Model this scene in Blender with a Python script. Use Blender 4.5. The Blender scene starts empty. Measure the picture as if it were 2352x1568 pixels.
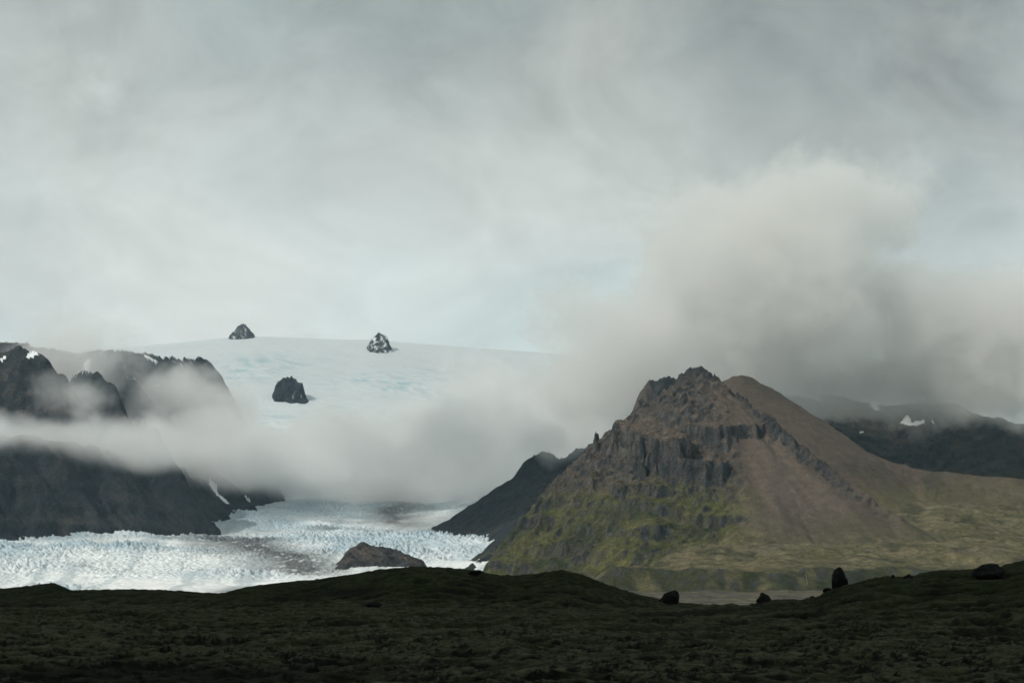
import bpy, bmesh, math, random
import numpy as np
from mathutils import Vector

sc = bpy.context.scene
col = sc.collection

# ------------------------------------------------------------------ camera, light, sky
FPX, U0, V0, HC = 4573.0, 1176.0, 1385.0, 3.0        # focal length in photo pixels (2352 wide), horizon row, eye height


def at(u, v, d):
    """Point at distance d seen at photo position (u, v)."""
    return ((u - U0) / FPX * d, d, HC + (V0 - v) / FPX * d)


cam = bpy.data.cameras.new('camera')
cam_o = bpy.data.objects.new('camera', cam)
col.objects.link(cam_o)
cam_o.location = (0, 0, HC)
cam_o.rotation_euler = (math.radians(90), 0, 0)
cam.sensor_width = 36.0
cam.lens = 36.0 * FPX / 2352.0
cam.shift_y = (V0 - 784.0) / 2352.0
cam.clip_start = 0.5
cam.clip_end = 80000.0
sc.camera = cam_o

SUN_EL = math.radians(37.0)
SUN_AZ = Vector((-0.74, -0.67, 0)).normalized()
sun_dir = Vector((SUN_AZ.x * math.cos(SUN_EL), SUN_AZ.y * math.cos(SUN_EL), math.sin(SUN_EL)))
sun = bpy.data.lights.new('sun', 'SUN')
sun.energy = 3.4
sun.angle = math.radians(0.5)
sun.color = (1.0, 0.95, 0.87)
sun_o = bpy.data.objects.new('sun', sun)
col.objects.link(sun_o)
sun_o.rotation_euler = (-sun_dir).to_track_quat('-Z', 'Y').to_euler()
sun_o.location = sun_dir * 5000

sc.view_settings.view_transform = 'Standard'
sc.view_settings.look = 'None'
sc.view_settings.exposure = 0.0
sc.view_settings.gamma = 1.0
sc.view_settings.use_curve_mapping = False

cy = sc.cycles
cy.use_adaptive_sampling = True
cy.adaptive_threshold = 0.03
cy.use_denoising = True
cy.max_bounces = 5
cy.diffuse_bounces = 2
cy.glossy_bounces = 1
cy.transmission_bounces = 1
cy.volume_bounces = 3
cy.volume_max_steps = 256
cy.sample_clamp_indirect = 1.5
cy.caustics_reflective = False
cy.caustics_refractive = False


class NT:
    """Small helper for writing node trees."""
    def __init__(self, tree):
        self.t = tree
        self.n = tree.nodes
        self.l = tree.links

    def new(self, kind, **kw):
        nd = self.n.new(kind)
        for k, v in kw.items():
            setattr(nd, k, v)
        return nd

    def put(self, sock, val):
        if isinstance(val, bpy.types.NodeSocket):
            self.l.new(val, sock)
        elif val is not None:
            try:
                sock.default_value = val
            except Exception:
                sock.default_value = tuple(val) + (1.0,)

    def m(self, op, a, b=None, c=None, clamp=False):
        nd = self.new('ShaderNodeMath', operation=op, use_clamp=clamp)
        for s, v in zip(nd.inputs, (a, b, c)):
            if v is not None:
                self.put(s, v)
        return nd.outputs[0]

    def vm(self, op, a, b=None, out=0):
        nd = self.new('ShaderNodeVectorMath', operation=op)
        self.put(nd.inputs[0], a)
        if b is not None:
            self.put(nd.inputs[1], b)
        return nd.outputs[out]

    def noise(self, vec, scale, detail=3, rough=0.55, dist=0.0, lac=2.0, out=0, typ='FBM'):
        nd = self.new('ShaderNodeTexNoise', noise_dimensions='3D')
        try:
            nd.noise_type = typ
        except Exception:
            pass
        self.put(nd.inputs['Vector'], vec)
        nd.inputs['Scale'].default_value = scale
        nd.inputs['Detail'].default_value = detail
        nd.inputs['Roughness'].default_value = rough
        nd.inputs['Lacunarity'].default_value = lac
        nd.inputs['Distortion'].default_value = dist
        return nd.outputs[out]

    def ramp(self, f, a, b, lo=0.0, hi=1.0, smooth=True):
        nd = self.new('ShaderNodeMapRange', interpolation_type='SMOOTHSTEP' if smooth else 'LINEAR')
        self.put(nd.inputs['Value'], f)
        for k, v in (('From Min', a), ('From Max', b), ('To Min', lo), ('To Max', hi)):
            self.put(nd.inputs[k], v)
        return nd.outputs[0]

    def mix(self, f, a, b, typ='MIX'):
        nd = self.new('ShaderNodeMix', data_type='RGBA', blend_type=typ)
        self.put(nd.inputs[0], f)
        self.put(nd.inputs[6], a)
        self.put(nd.inputs[7], b)
        return nd.outputs[2]

    def sep(self, v):
        nd = self.new('ShaderNodeSeparateXYZ')
        self.put(nd.inputs[0], v)
        return nd.outputs

    def comb(self, x, y, z):
        nd = self.new('ShaderNodeCombineXYZ')
        for s, v in zip(nd.inputs, (x, y, z)):
            self.put(s, v)
        return nd.outputs[0]


# the overcast sky: a daylight sky almost wholly covered by grey cloud
world = bpy.data.worlds.new('World')
sc.world = world
world.use_nodes = True
w = NT(world.node_tree)
w.n.clear()
sky = w.new('ShaderNodeTexSky', sky_type='NISHITA', sun_disc=False)
sky.sun_elevation = SUN_EL
sky.sun_rotation = math.atan2(SUN_AZ.x, SUN_AZ.y)
direc = w.new('ShaderNodeTexCoord').outputs['Generated']
dx, dy, dz = w.sep(direc)
# cloud deck: directions flattened onto a high layer so that the cells shrink towards the horizon
lay = w.comb(dx, dy, w.m('MULTIPLY', dz, 1.5))
warp = w.vm('SCALE', w.vm('SUBTRACT', w.noise(lay, 5.0, 2, 0.5, out=1), (0.5, 0.5, 0.5)))
warp.node.inputs['Scale'].default_value = 0.22
lay2 = w.vm('ADD', lay, warp)
n_big = w.noise(lay2, 4.2, 2, 0.5)
n_mid = w.noise(w.vm('ADD', lay2, (3.1, 1.7, 0.4)), 11.0, 5, 0.55)
n_fine = w.noise(w.vm('ADD', lay2, (7.7, 2.2, 5.4)), 34.0, 5, 0.6)


def spot(u, v, r, amount):
    """A lighter or darker part of the cloud deck towards one direction of the sky."""
    d0 = Vector(at(u, v, 1.0)) - Vector((0, 0, HC - 0.0))
    d0 = Vector(((u - U0) / FPX, 1.0, (V0 - v) / FPX)).normalized()
    dist = w.vm('LENGTH', w.vm('SUBTRACT', w.vm('ADD', direc, w.vm('ADD', warp, w.vm('MULTIPLY', w.vm('SUBTRACT', w.noise(lay, 16.0, 4, 0.6, out=1), (0.5, 0.5, 0.5)), (0.10, 0.10, 0.10)))), tuple(d0)), out=1)
    return w.ramp(dist, r, 0.0, 0.0, amount)


lum = w.ramp(dz, 0.09, 0.34, 0.75, 0.43)
lum = w.m('ADD', lum, w.m('MULTIPLY', w.m('SUBTRACT', n_big, 0.5), 0.24))
lum = w.m('ADD', lum, w.m('MULTIPLY', w.m('SUBTRACT', n_mid, 0.5), 0.30))
lum = w.m('ADD', lum, w.m('MULTIPLY', w.m('SUBTRACT', n_fine, 0.5), 0.17))
for s in ((100, 130, 0.035, 0.16), (1300, 60, 0.10, -0.07), (1280, 290, 0.05, -0.05), (250, 230, 0.05, -0.06), (2300, 200, 0.20, -0.10), (2250, 560, 0.10, -0.06), (1850, 60, 0.12, -0.05),
          (600, 450, 0.10, 0.06), (1150, 720, 0.12, 0.03), (350, 60, 0.07, 0.05)):
    lum = w.m('ADD', lum, spot(*s))
tint = w.mix(w.ramp(n_big, 0.35, 0.65), (0.87, 1.0, 0.975, 1), (0.945, 1.0, 0.955, 1))
cloudcol = w.vm('SCALE', tint)
w.put(cloudcol.node.inputs['Scale'], w.m('MULTIPLY', lum, 10.0))
cover = w.ramp(n_mid, 0.62, 0.80, 0.98, 0.93)
final = w.mix(cover, sky.outputs[0], cloudcol)
bg = w.new('ShaderNodeBackground')
w.put(bg.inputs[0], final)
bg.inputs[1].default_value = 0.1
w.l.new(bg.outputs[0], w.new('ShaderNodeOutputWorld').inputs[0])
world.cycles.sampling_method = 'MANUAL'
world.cycles.sample_map_resolution = 256

# ------------------------------------------------------------------ noise on numpy arrays
_perm = {}


def _table(seed):
    if seed not in _perm:
        r = np.random.RandomState(seed)
        p = r.permutation(256)
        a = r.rand(256) * 2 * np.pi
        _perm[seed] = (np.concatenate([p, p]), np.cos(a), np.sin(a), r.rand(256), r.rand(256))
    return _perm[seed]


def perlin(x, y, seed=0):
    p, gx, gy, _, _ = _table(seed)
    xi = np.floor(x).astype(np.int64)
    yi = np.floor(y).astype(np.int64)
    xf = x - xi
    yf = y - yi
    xi &= 255
    yi &= 255
    uu = xf * xf * xf * (xf * (xf * 6 - 15) + 10)
    vv = yf * yf * yf * (yf * (yf * 6 - 15) + 10)
    x1 = (xi + 1) & 255
    y1 = (yi + 1) & 255
    a, b, c, d = p[p[xi] + yi], p[p[x1] + yi], p[p[xi] + y1], p[p[x1] + y1]
    n00 = gx[a] * xf + gy[a] * yf
    n10 = gx[b] * (xf - 1) + gy[b] * yf
    n01 = gx[c] * xf + gy[c] * (yf - 1)
    n11 = gx[d] * (xf - 1) + gy[d] * (yf - 1)
    t0 = n00 + uu * (n10 - n00)
    t1 = n01 + uu * (n11 - n01)
    return (t0 + vv * (t1 - t0)) * 1.5


def fbm(x, y, scale, octv=4, seed=0, gain=0.5, kind=''):
    """Sum of octaves, about -1..1 ('ridge' and 'billow': 0..1); scale is the longest wavelength."""
    tot = 0.0
    amp, norm = 1.0, 0.0
    ca, sa = 0.8, 0.6
    x = x / scale
    y = y / scale
    for k in range(octv):
        n = perlin(x + 17.3 * k, y - 9.1 * k, seed + k)
        if kind == 'ridge':
            n = (1 - np.abs(n)) ** 2
        elif kind == 'billow':
            n = np.abs(n)
        tot = tot + n * amp
        norm += amp
        amp *= gain
        x, y = (ca * x - sa * y) * 2.03, (sa * x + ca * y) * 2.03
    return tot / norm


def worley(x, y, scale, seed=0):
    """Distance to the nearest and second nearest of jittered points, in units of scale, and a random value per cell."""
    p, _, _, rx, ry = _table(seed)
    x = x / scale
    y = y / scale
    xi = np.floor(x).astype(np.int64)
    yi = np.floor(y).astype(np.int64)
    f1 = np.full(x.shape, 9.0)
    f2 = np.full(x.shape, 9.0)
    cid = np.zeros(x.shape)
    for i in (-1, 0, 1):
        for j in (-1, 0, 1):
            h = p[p[(xi + i) & 255] + ((yi + j) & 255)]
            d = np.hypot(xi + i + rx[h] - x, yi + j + ry[h] - y)
            near = d < f1
            f2 = np.where(near, f1, np.minimum(f2, d))
            cid = np.where(near, rx[(h * 7 + 3) & 255], cid)
            f1 = np.where(near, d, f1)
    return f1, f2, cid


def sstep(a, b, x):
    t = np.clip((x - a) / (b - a), 0, 1)
    return t * t * (3 - 2 * t)


def smax(a, b, k):
    h = np.clip(0.5 + 0.5 * (a - b) / k, 0, 1)
    return b + (a - b) * h + k * h * (1 - h)


def crest(x, y, pts, s_left=0.7, s_right=0.7, spacing=30.0, by_y=False):
    """Slopes falling from a ridge line: height of their envelope, distance to the ridge point above, length along it, side (+1 left)."""
    P = np.array(pts, float)
    seg = np.hypot(*(P[1:, :2] - P[:-1, :2]).T)
    run = np.concatenate([[0], np.cumsum(seg)])
    n = max(3, int(run[-1] / spacing) + 1)
    tt = np.linspace(0, run[-1], n)
    Q = np.stack([np.interp(tt, run, P[:, k]) for k in range(3)], 1)
    D = np.gradient(Q[:, :2], axis=0)
    best = np.full(x.shape, -1e9)
    dist = np.zeros(x.shape)
    t = np.zeros(x.shape)
    side = np.ones(x.shape)
    step = run[-1] / (n - 1)
    if by_y:                                   # a line that only ever runs to +x: its right side is simply the nearer side
        fixed = np.where(y > np.interp(x, P[:, 0], P[:, 1]), 1.0, -1.0)
    for q, e, t_ in zip(Q, D, tt):
        rx, ry = x - q[0], y - q[1]
        el = math.hypot(*e) + 1e-9
        al = np.clip((rx * e[0] + ry * e[1]) / el, -step / 2, step / 2)      # slide along the piece of ridge
        dz = 0.0
        d = np.hypot(rx - al * e[0] / el, ry - al * e[1] / el)
        sd = fixed if by_y else np.sign(e[0] * ry - e[1] * rx)
        i = min(max(int(t_ / step + 0.5), 0), n - 1)
        gz = (Q[min(i + 1, n - 1), 2] - Q[max(i - 1, 0), 2]) / (step * (min(i + 1, n - 1) - max(i - 1, 0)))
        h = q[2] + gz * al - np.where(sd > 0, s_left, s_right) * d
        m = h > best
        best = np.where(m, h, best)
        dist = np.where(m, d, dist)
        t = np.where(m, t_ + al, t)
        side = np.where(m, sd, side)
    return best, dist, t, side


def poly_sdf(x, y, pts):
    """Signed distance to a closed outline, negative inside."""
    P = np.array(pts, float)
    d = np.full(x.shape, 1e12)
    inside = np.zeros(x.shape, bool)
    n = len(P)
    for i in range(n):
        a, b = P[i], P[(i + 1) % n]
        ex, ey = b - a
        s = np.clip(((x - a[0]) * ex + (y - a[1]) * ey) / (ex * ex + ey * ey), 0, 1)
        d = np.minimum(d, (x - a[0] - s * ex) ** 2 + (y - a[1] - s * ey) ** 2)
        if a[1] != b[1]:
            cr = ((a[1] > y) != (b[1] > y)) & (x < (b[0] - a[0]) * (y - a[1]) / (b[1] - a[1]) + a[0])
            inside ^= cr
    d = np.sqrt(d)
    return np.where(inside, -d, d)


def lerp(a, b, f):
    return np.asarray(a, float) + (np.asarray(b, float) - np.asarray(a, float)) * np.asarray(f)[..., None]


# ------------------------------------------------------------------ mesh helpers
def tag(o, label=None, cat=None, group=None, kind=None):
    for k, v in (('label', label), ('category', cat), ('group', group), ('kind', kind)):
        if v:
            o[k] = v
    return o


def grid_mesh(name, X, Y, Z, mat, colour=None, keep=None, rugged=None):
    """One mesh from arrays of the same 2-D shape; colour is an (ny, nx, 3) array of surface colours."""
    ny, nx = X.shape
    co = np.stack([X, Y, Z], -1).reshape(-1, 3).astype(np.float32)
    idx = np.arange(ny * nx).reshape(ny, nx)
    q = np.stack([idx[:-1, :-1], idx[:-1, 1:], idx[1:, 1:], idx[1:, :-1]], -1)
    if keep is not None:
        q = q[keep[:-1, :-1] | keep[:-1, 1:] | keep[1:, 1:] | keep[1:, :-1]]
    q = q.reshape(-1, 4)
    used = np.zeros(len(co), bool)
    used[q.ravel()] = True
    remap = np.cumsum(used) - 1
    q = remap[q].astype(np.int32)
    co = co[used]
    me = bpy.data.meshes.new(name)
    me.vertices.add(len(co))
    me.vertices.foreach_set('co', co.ravel())
    me.loops.add(q.size)
    me.loops.foreach_set('vertex_index', q.ravel())
    me.polygons.add(len(q))
    me.polygons.foreach_set('loop_start', np.arange(0, q.size, 4, dtype=np.int32))
    me.polygons.foreach_set('loop_total', np.full(len(q), 4, np.int32))
    me.update(calc_edges=True)
    me.polygons.foreach_set('use_smooth', np.ones(len(q), bool))
    if colour is not None:
        at_ = me.color_attributes.new('Surface', 'FLOAT_COLOR', 'POINT')
        c = np.ones((len(co), 4), np.float32)
        c[:, :3] = np.clip(colour.reshape(-1, 3)[used], 0.004, 0.95)
        if rugged is not None:
            c[:, 3] = np.clip(rugged.reshape(-1)[used], 0, 1)
        at_.data.foreach_set('color', c.ravel())
    me.materials.append(mat)
    o = bpy.data.objects.new(name, me)
    col.objects.link(o)
    return o


def slope_of(Z, X, Y):
    gy = np.gradient(Z, axis=0) / np.maximum(np.gradient(Y, axis=0), 1e-6)
    gx = np.gradient(Z, axis=1) / np.maximum(np.gradient(X, axis=1), 1e-6)
    return gx, gy, np.hypot(gx, gy)


def surface_mat(name, size, bump, rough=0.95, vary=0.35, spec=0.15, fine=4.0):
    """Colour from the surface map, broken up by noise of the given size in metres, and a bump."""
    m = bpy.data.materials.new(name)
    m.use_nodes = True
    g = NT(m.node_tree)
    b = g.n['Principled BSDF']
    co = g.new('ShaderNodeTexCoord').outputs['Object']
    vc = g.new('ShaderNodeVertexColor', layer_name='Surface')
    at_, rug = vc.outputs[0], vc.outputs[1]
    n1 = g.noise(co, 1.0 / size, 5, 0.6)
    n2 = g.noise(co, fine / size, 4, 0.65)
    f = g.m('MULTIPLY', g.ramp(n1, 0.3, 0.7, 1 - vary, 1 + vary, False), g.ramp(n2, 0.3, 0.7, 1 - vary * 0.8, 1 + vary * 0.8, False))
    f = g.m('ADD', 1.0, g.m('MULTIPLY', g.m('SUBTRACT', f, 1.0), g.m('MULTIPLY_ADD', rug, 0.7, 0.3)))
    sc_ = g.vm('SCALE', at_)
    g.put(sc_.node.inputs['Scale'], f)
    g.put(b.inputs['Base Color'], sc_)
    b.inputs['Roughness'].default_value = rough
    b.inputs['Specular IOR Level'].default_value = spec
    bp = g.new('ShaderNodeBump')
    g.put(bp.inputs['Strength'], g.m('MULTIPLY', rug, 0.9))
    bp.inputs['Distance'].default_value = bump
    g.put(bp.inputs['Height'], g.m('ADD', n1, g.m('MULTIPLY', n2, 0.5)))
    g.l.new(bp.outputs[0], b.inputs['Normal'])
    return m


M_rock = surface_mat('weathered basalt and scree', 18.0, 6.0, vary=0.45)
M_far = surface_mat('distant basalt', 40.0, 9.0)
M_ice = surface_mat('glacier ice', 14.0, 2.0, rough=0.6, vary=0.10, spec=0.3)
M_snow = surface_mat('firn snow', 60.0, 4.0, rough=0.8, vary=0.03, spec=0.2)
M_moss = surface_mat('woolly moss on lava', 0.9, 0.22, rough=1.0, vary=0.55, spec=0.02, fine=5.0)
M_boulder = surface_mat('dark boulder lava', 0.5, 0.10, rough=0.95, vary=0.4, spec=0.1)

BASALT = (0.024, 0.028, 0.031)
BROWN = (0.075, 0.062, 0.051)
SCREE = (0.125, 0.094, 0.072)
TAN = (0.13, 0.108, 0.080)
OLIVE = (0.090, 0.082, 0.040)
MOSS = (0.060, 0.064, 0.022)
DKGREEN = (0.030, 0.040, 0.020)
SNOW = (0.74, 0.79, 0.80)


def make_grid(x0, x1, y0, y1, step, stepy=None):
    xs = np.arange(x0, x1 + step, step)
    ys = np.arange(y0, y1 + (stepy or step), stepy or step)
    return np.meshgrid(xs, ys)


# ------------------------------------------------------------------ the moss field in the foreground and the plain behind it
LEFT_SKY = [(-800, 1352), (0, 1353), (60, 1347), (125, 1340), (165, 1356), (300, 1355), (400, 1357), (500, 1363), (530, 1362)]
MOUND = [(430, 1396), (500, 1364), (560, 1345), (650, 1336), (720, 1332), (800, 1322), (880, 1306), (950, 1301), (1020, 1304), (1080, 1311),
         (1130, 1319), (1180, 1323), (1230, 1318), (1290, 1309), (1340, 1320), (1400, 1343), (1460, 1362), (1540, 1380), (1620, 1389), (1700, 1396)]
RISE = [(1560, 1398), (1640, 1390), (1740, 1389), (1790, 1378), (1830, 1380), (1870, 1374), (1900, 1358), (1960, 1338), (2010, 1327), (2060, 1323),
        (2100, 1322), (2140, 1312), (2230, 1307), (2300, 1300), (2352, 1287), (2600, 1250), (3200, 1200)]


def prof(x, y, pts, d):
    P = np.array(pts, float)
    u = x / y * FPX + U0
    return HC + (V0 - np.interp(u, P[:, 0], P[:, 1])) / FPX * d


def ground_h(x, y):
    h = -0.2 + 0.0028 * np.minimum(y, 420)
    big = fbm(x, y, 26, 3, 11)
    near = 1 - sstep(500, 900, y)
    wx = x + 1.5 * fbm(x, y, 7, 2, 31)
    wy = y + 1.5 * fbm(x, y, 7, 2, 35)
    hum = 1 - fbm(wx, wy, 5.5, 3, 5, 0.5, 'billow') * 2.1          # rounded cushions with sharp cracks between them
    hum2 = 1 - fbm(wx, wy, 1.7, 2, 8, 0.5, 'billow') * 2.1
    det = 0.8 * big + 0.70 * (hum - 0.45) + 0.20 * (hum2 - 0.4)
    ls = prof(x, y, LEFT_SKY, 430.0)
    md = prof(x, y, MOUND, 330.0)
    rs = prof(x, y, RISE, 215.0)

    def bank(zr, d0, wf, wb):
        s = np.where(y < d0, sstep(d0 - wf, d0, y), 1 - sstep(d0, d0 + wb, y))
        return (zr - h) * s
    h1 = h + np.where((x / y * FPX + U0) < 560, np.maximum(bank(ls, 430, 130, 120), 0), 0)
    h2 = h + np.maximum(bank(md, 330, 75, 90), 0) 
    h3 = h + np.maximum(bank(rs, 215, 95, 120), 0)
    hh = np.maximum(np.maximum(h1, h2), h3)
    lift = np.clip((hh - h) / 4.0, 0, 1)
    return hh + det * near * (1 - 0.35 * lift) - 0.15, hum, hum2, lift


def build_ground():
    ang = np.concatenate([np.linspace(-0.60, -0.30, 40, endpoint=False), np.linspace(-0.30, 0.30, 1150), np.linspace(0.302, 0.60, 40)])
    dist = np.concatenate([np.geomspace(14, 620, 1000), np.geomspace(640, 40000, 60)])
    T, Y = np.meshgrid(ang, dist)
    X = T * Y
    Z, hum, hum2, lift = ground_h(X, Y)
    far = sstep(500, 900, Y)
    Z = Z * (1 - far) - 1.0 * far
    pat = fbm(X, Y, 14, 4, 51)
    pat2 = fbm(X, Y, 3.0, 3, 57)
    mossy = lerp((0.040, 0.046, 0.020), (0.085, 0.084, 0.050), sstep(-0.35, 0.4, pat))
    mossy = lerp(mossy, (0.040, 0.050, 0.014), sstep(0.1, 0.6, fbm(X, Y, 40, 3, 61)) * 0.8)
    mossy = lerp(mossy, (0.028, 0.038, 0.012), 0.75 * sstep(0.25, 0.9, lift))
    gy = np.gradient(Z, axis=0) / np.gradient(Y, axis=0)
    gx = np.gradient(Z, axis=1) / np.maximum(np.gradient(X, axis=1), 1e-6)
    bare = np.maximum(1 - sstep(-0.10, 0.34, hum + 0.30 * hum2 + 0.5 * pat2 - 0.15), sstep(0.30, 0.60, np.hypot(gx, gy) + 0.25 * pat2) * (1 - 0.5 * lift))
    mossy = mossy * np.array((0.88, 1.0, 0.88)) * (0.35 + 0.13 * sstep(-0.3, 0.4, fbm(X, Y, 9, 3, 63)))[..., None]
    mossy = lerp(mossy, (0.052, 0.055, 0.034), 0.75 * sstep(0.50, 0.85, hum + 0.25 * hum2 + 0.3 * pat2) * (1 - 0.7 * lift))
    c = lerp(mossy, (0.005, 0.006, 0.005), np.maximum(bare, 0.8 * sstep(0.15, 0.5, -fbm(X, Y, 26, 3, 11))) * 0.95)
    c = lerp(c, (0.07, 0.065, 0.055), far)
    o = grid_mesh('ground', X, Y, Z, M_moss, c)
    return tag(o, 'dark olive mossy lava field filling the foreground', 'ground', kind='structure')


build_ground()

# ------------------------------------------------------------------ the brown peak on the right with its scree, green foot and moss plain
FRONT = [at(*p) for p in ((1040, 1400, 4200), (1085, 1335, 4300), (1150, 1262, 4400), (1220, 1172, 4500), (1290, 1085, 4600), (1330, 1050, 4640),
                          (1375, 1010, 4680), (1410, 985, 4700), (1440, 970, 4720), (1466, 962, 4730), (1490, 927, 4740), (1530, 910, 4760),
                          (1562, 870, 4780), (1606, 838, 4800), (1635, 872, 4775), (1680, 905, 4710), (1720, 940, 4650), (1800, 1000, 4530),
                          (1860, 1045, 4450), (1950, 1110, 4340), (2050, 1180, 4240))]
BACK = [at(*p) for p in ((1560, 930, 5500), (1650, 880, 5450), (1705, 858, 5400), (1740, 872, 5380), (1790, 915, 5340), (1850, 962, 5300),
                         (1950, 1014, 5200), (2030, 1055, 5100), (2100, 1076, 5050), (2220, 1088, 5000), (2360, 1100, 4950), (2600, 1105, 4900), (2900, 1100, 4850))]
BASTION = [(228, 4680), (240, 4590), (275, 4500), (318, 4440), (360, 4412), (396, 4405), (408, 4460), (402, 4540), (380, 4640), (330, 4720)]
SETBACK = [(392, 4560), (420, 4505), (452, 4492), (492, 4486), (530, 4505), (582, 4545), (575, 4620), (500, 4680), (410, 4700)]
BLOCK = [(318, 4470), (326, 4412), (372, 4384), (436, 4374), (474, 4396), (478, 4450), (430, 4510), (360, 4510)]


def plain_h(x, y):
    wob = 130 * fbm(x, y, 330, 4, 71)
    yy = y + wob - 0.10 * (x - 700)
    z = np.interp(yy, (2300, 2700, 3150, 3185, 3245, 3700, 4100, 4500, 5000, 5600, 6500), (-6, 4, 20, 22, 58, 84, 124, 182, 258, 335, 420))
    z = z + 0.06 * np.clip(x - 850, 0, None) * sstep(3400, 4400, yy)
    z = z + 11 * fbm(x, y, 240, 4, 75) * sstep(3200, 3500, yy) + 3.5 * fbm(x, y, 60, 4, 79) + 6 * fbm(x, y, 130, 3, 77) * sstep(3200, 3270, yy) + 16 * fbm(x, y * 0.3, 210, 3, 76) * sstep(3170, 3260, yy) + 9 * fbm(x, y * 0.4, 120, 4, 74) * (1 - sstep(3170, 3260, yy)) * sstep(2700, 2900, yy) + 9 * (fbm(x, y, 70, 4, 78, 0.5, 'ridge') - 0.55) * sstep(3180, 3260, yy)
    # small channels running down the plain
    ch = fbm(x + 0.35 * y, y * 0.25, 130, 3, 83, 0.5, 'ridge')
    z = z - 10 * sstep(0.70, 0.95, ch) * sstep(3300, 3700, yy)
    z = z - np.clip(165 + 0.26 * np.clip(y - 3200, 0, None) + 0.5 * np.clip(y - 4100, 0, None) - x + 40 * fbm(x, y, 200, 2, 87), 0, None) * 0.6
    return z, yy


def right_parts(x, y):
    wx = x + 14 * fbm(x, y, 120, 4, 101)
    wy = y + 14 * fbm(x, y, 120, 4, 107)
    right_side = sstep(430, 570, x)
    h0, d, t, side = crest(wx, wy, FRONT, 0.95 + 0.95 * (1 - sstep(150, 380, x)), 0.72 - 0.07 * right_side, 25.0, True)
    viewer = side < 0
    ang = np.arctan2(x - 470, 4830 - y) * 420
    g = fbm(t, d * 0.22, 60, 4, 113) * (1 - right_side) + fbm(ang, d * 0.22, 60, 4, 113) * right_side   # gullies running straight down from the crest
    rk = fbm(x, y, 45, 5, 119, 0.55, 'ridge')
    rough = (1 - right_side * sstep(25, 110, d) * viewer)
    near_top = 1 - sstep(10, 80, d)
    h = h0 + (g * 13 * sstep(10, 160, d)) * (0.18 + 0.82 * rough) + (rk - 0.55) * 34 * (0.35 + 0.65 * sstep(170, 300, h0)) * rough * (0.35 + 0.65 * sstep(0, 50, d))
    h = h + near_top * (fbm(x, y, 55, 5, 127, 0.55, 'ridge') - 0.55) * 32 * (1 - 0.6 * sstep(640, 760, x))
    # the dark rocky rib that follows the crest down to the right
    rib_d = np.abs(d - 10 - 10 * fbm(t, d, 80, 2, 131))
    rib = (1 - sstep(6, 20, rib_d + 10 * fbm(x, y, 28, 3, 134))) * sstep(470, 520, x) * (1 - sstep(610, 690, x)) * np.clip(0.75 + 1.2 * fbm(t, d * 0.5, 55, 3, 132), 0.15, 1.2)
    h = h + rib * 20 * (0.3 + fbm(x, y, 34, 4, 133, 0.6, 'ridge'))
    # cliffs: a long wall on the left, a set-back wall right of it with a scree shelf below, and a lower block
    col_n = fbm(x, y, 170, 2, 139) * 30 + (0.62 - fbm(x, y, 95, 4, 141, 0.6, 'ridge')) * 70 + fbm(x, y, 16, 3, 145, 0.6) * 8
    h1 = h
    inb = 0.0
    for poly, z0, y0, rise, steep, k in ((BASTION, 368, 4412, 0.25, 4.2, 1.0), (SETBACK, 400, 4500, 0.20, 3.8, 0.7), (BLOCK, 314, 4390, 0.10, 4.2, 0.6)):
        b = poly_sdf(x, y, poly) + col_n * k
        top = z0 + (y - y0) * rise + 24 * fbm(x, y, 70, 5, int(z0), 0.6)
        steep = steep * (0.62 + 0.55 * np.clip(0.5 + fbm(x, y, 120, 3, int(z0) + 3), 0, 1))
        bh = top - np.clip(b, 0, None) * steep + (fbm(x, y, 13, 2, 148) * 5) * sstep(0, 6, b)
        inb = np.maximum(inb, sstep(45, -2, b))
        qb = (bh + 16 * fbm(x, y, 60, 4, 143)) / 34.0
        fb = qb - np.floor(qb)
        bh = bh + (sstep(0.35, 0.75, fb) - fb) * 34 * 0.55 * sstep(0, 8, b)
        h1 = np.where(b < 70, smax(h1, bh, 4.0), h1)
    # ribs running down to the left over the green foot, and broken ledges of old lava flows across it
    low = (1 - sstep(430, 520, x)) * (1 - sstep(230, 330, h1))
    rp = fbm((x * 0.757 - y * 0.653), (x * 0.653 + y * 0.757) * 0.22, 75, 4, 153, 0.55, 'ridge')
    h1 = h1 + (rp - 0.6) * 34 * low
    per = 52.0
    q = (h1 + 34 * fbm(x, y, 170, 3, 151) + 0.10 * x) / per
    fr = q - np.floor(q)
    led = (sstep(0.30, 0.62, fr) - fr) * per
    lw = (1 - sstep(430, 520, x)) * (1 - sstep(230, 300, h1)) * np.clip(0.15 + 1.3 * fbm(x, y, 120, 3, 157), 0, 1)
    h1 = h1 + led * lw
    hb0, d2, t2, s2 = crest(wx, wy, BACK, 0.8, 0.6 + 1.3 * (1 - sstep(380, 620, x)), 30.0, True)
    g2 = fbm(t2, d2 * 0.18, 90, 4, 163)
    hb = hb0 + g2 * 9 * sstep(10, 150, d2) + 5 * fbm(x, y, 50, 4, 167)
    pl, yy = plain_h(x, y)
    m = smax(h1, hb, 14.0)
    H = smax(m, pl, 26.0)
    return dict(H=H, h1=h1, hb=hb, pl=pl, d=d, t=t, g=g, inb=inb, rib=rib, d2=d2, t2=t2, g2=g2, yy=yy, lw=lw, right_side=right_side, ang=ang, x=x, y=y)


def right_h(x, y):
    return right_parts(np.asarray(x, float), np.asarray(y, float))['H']


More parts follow.
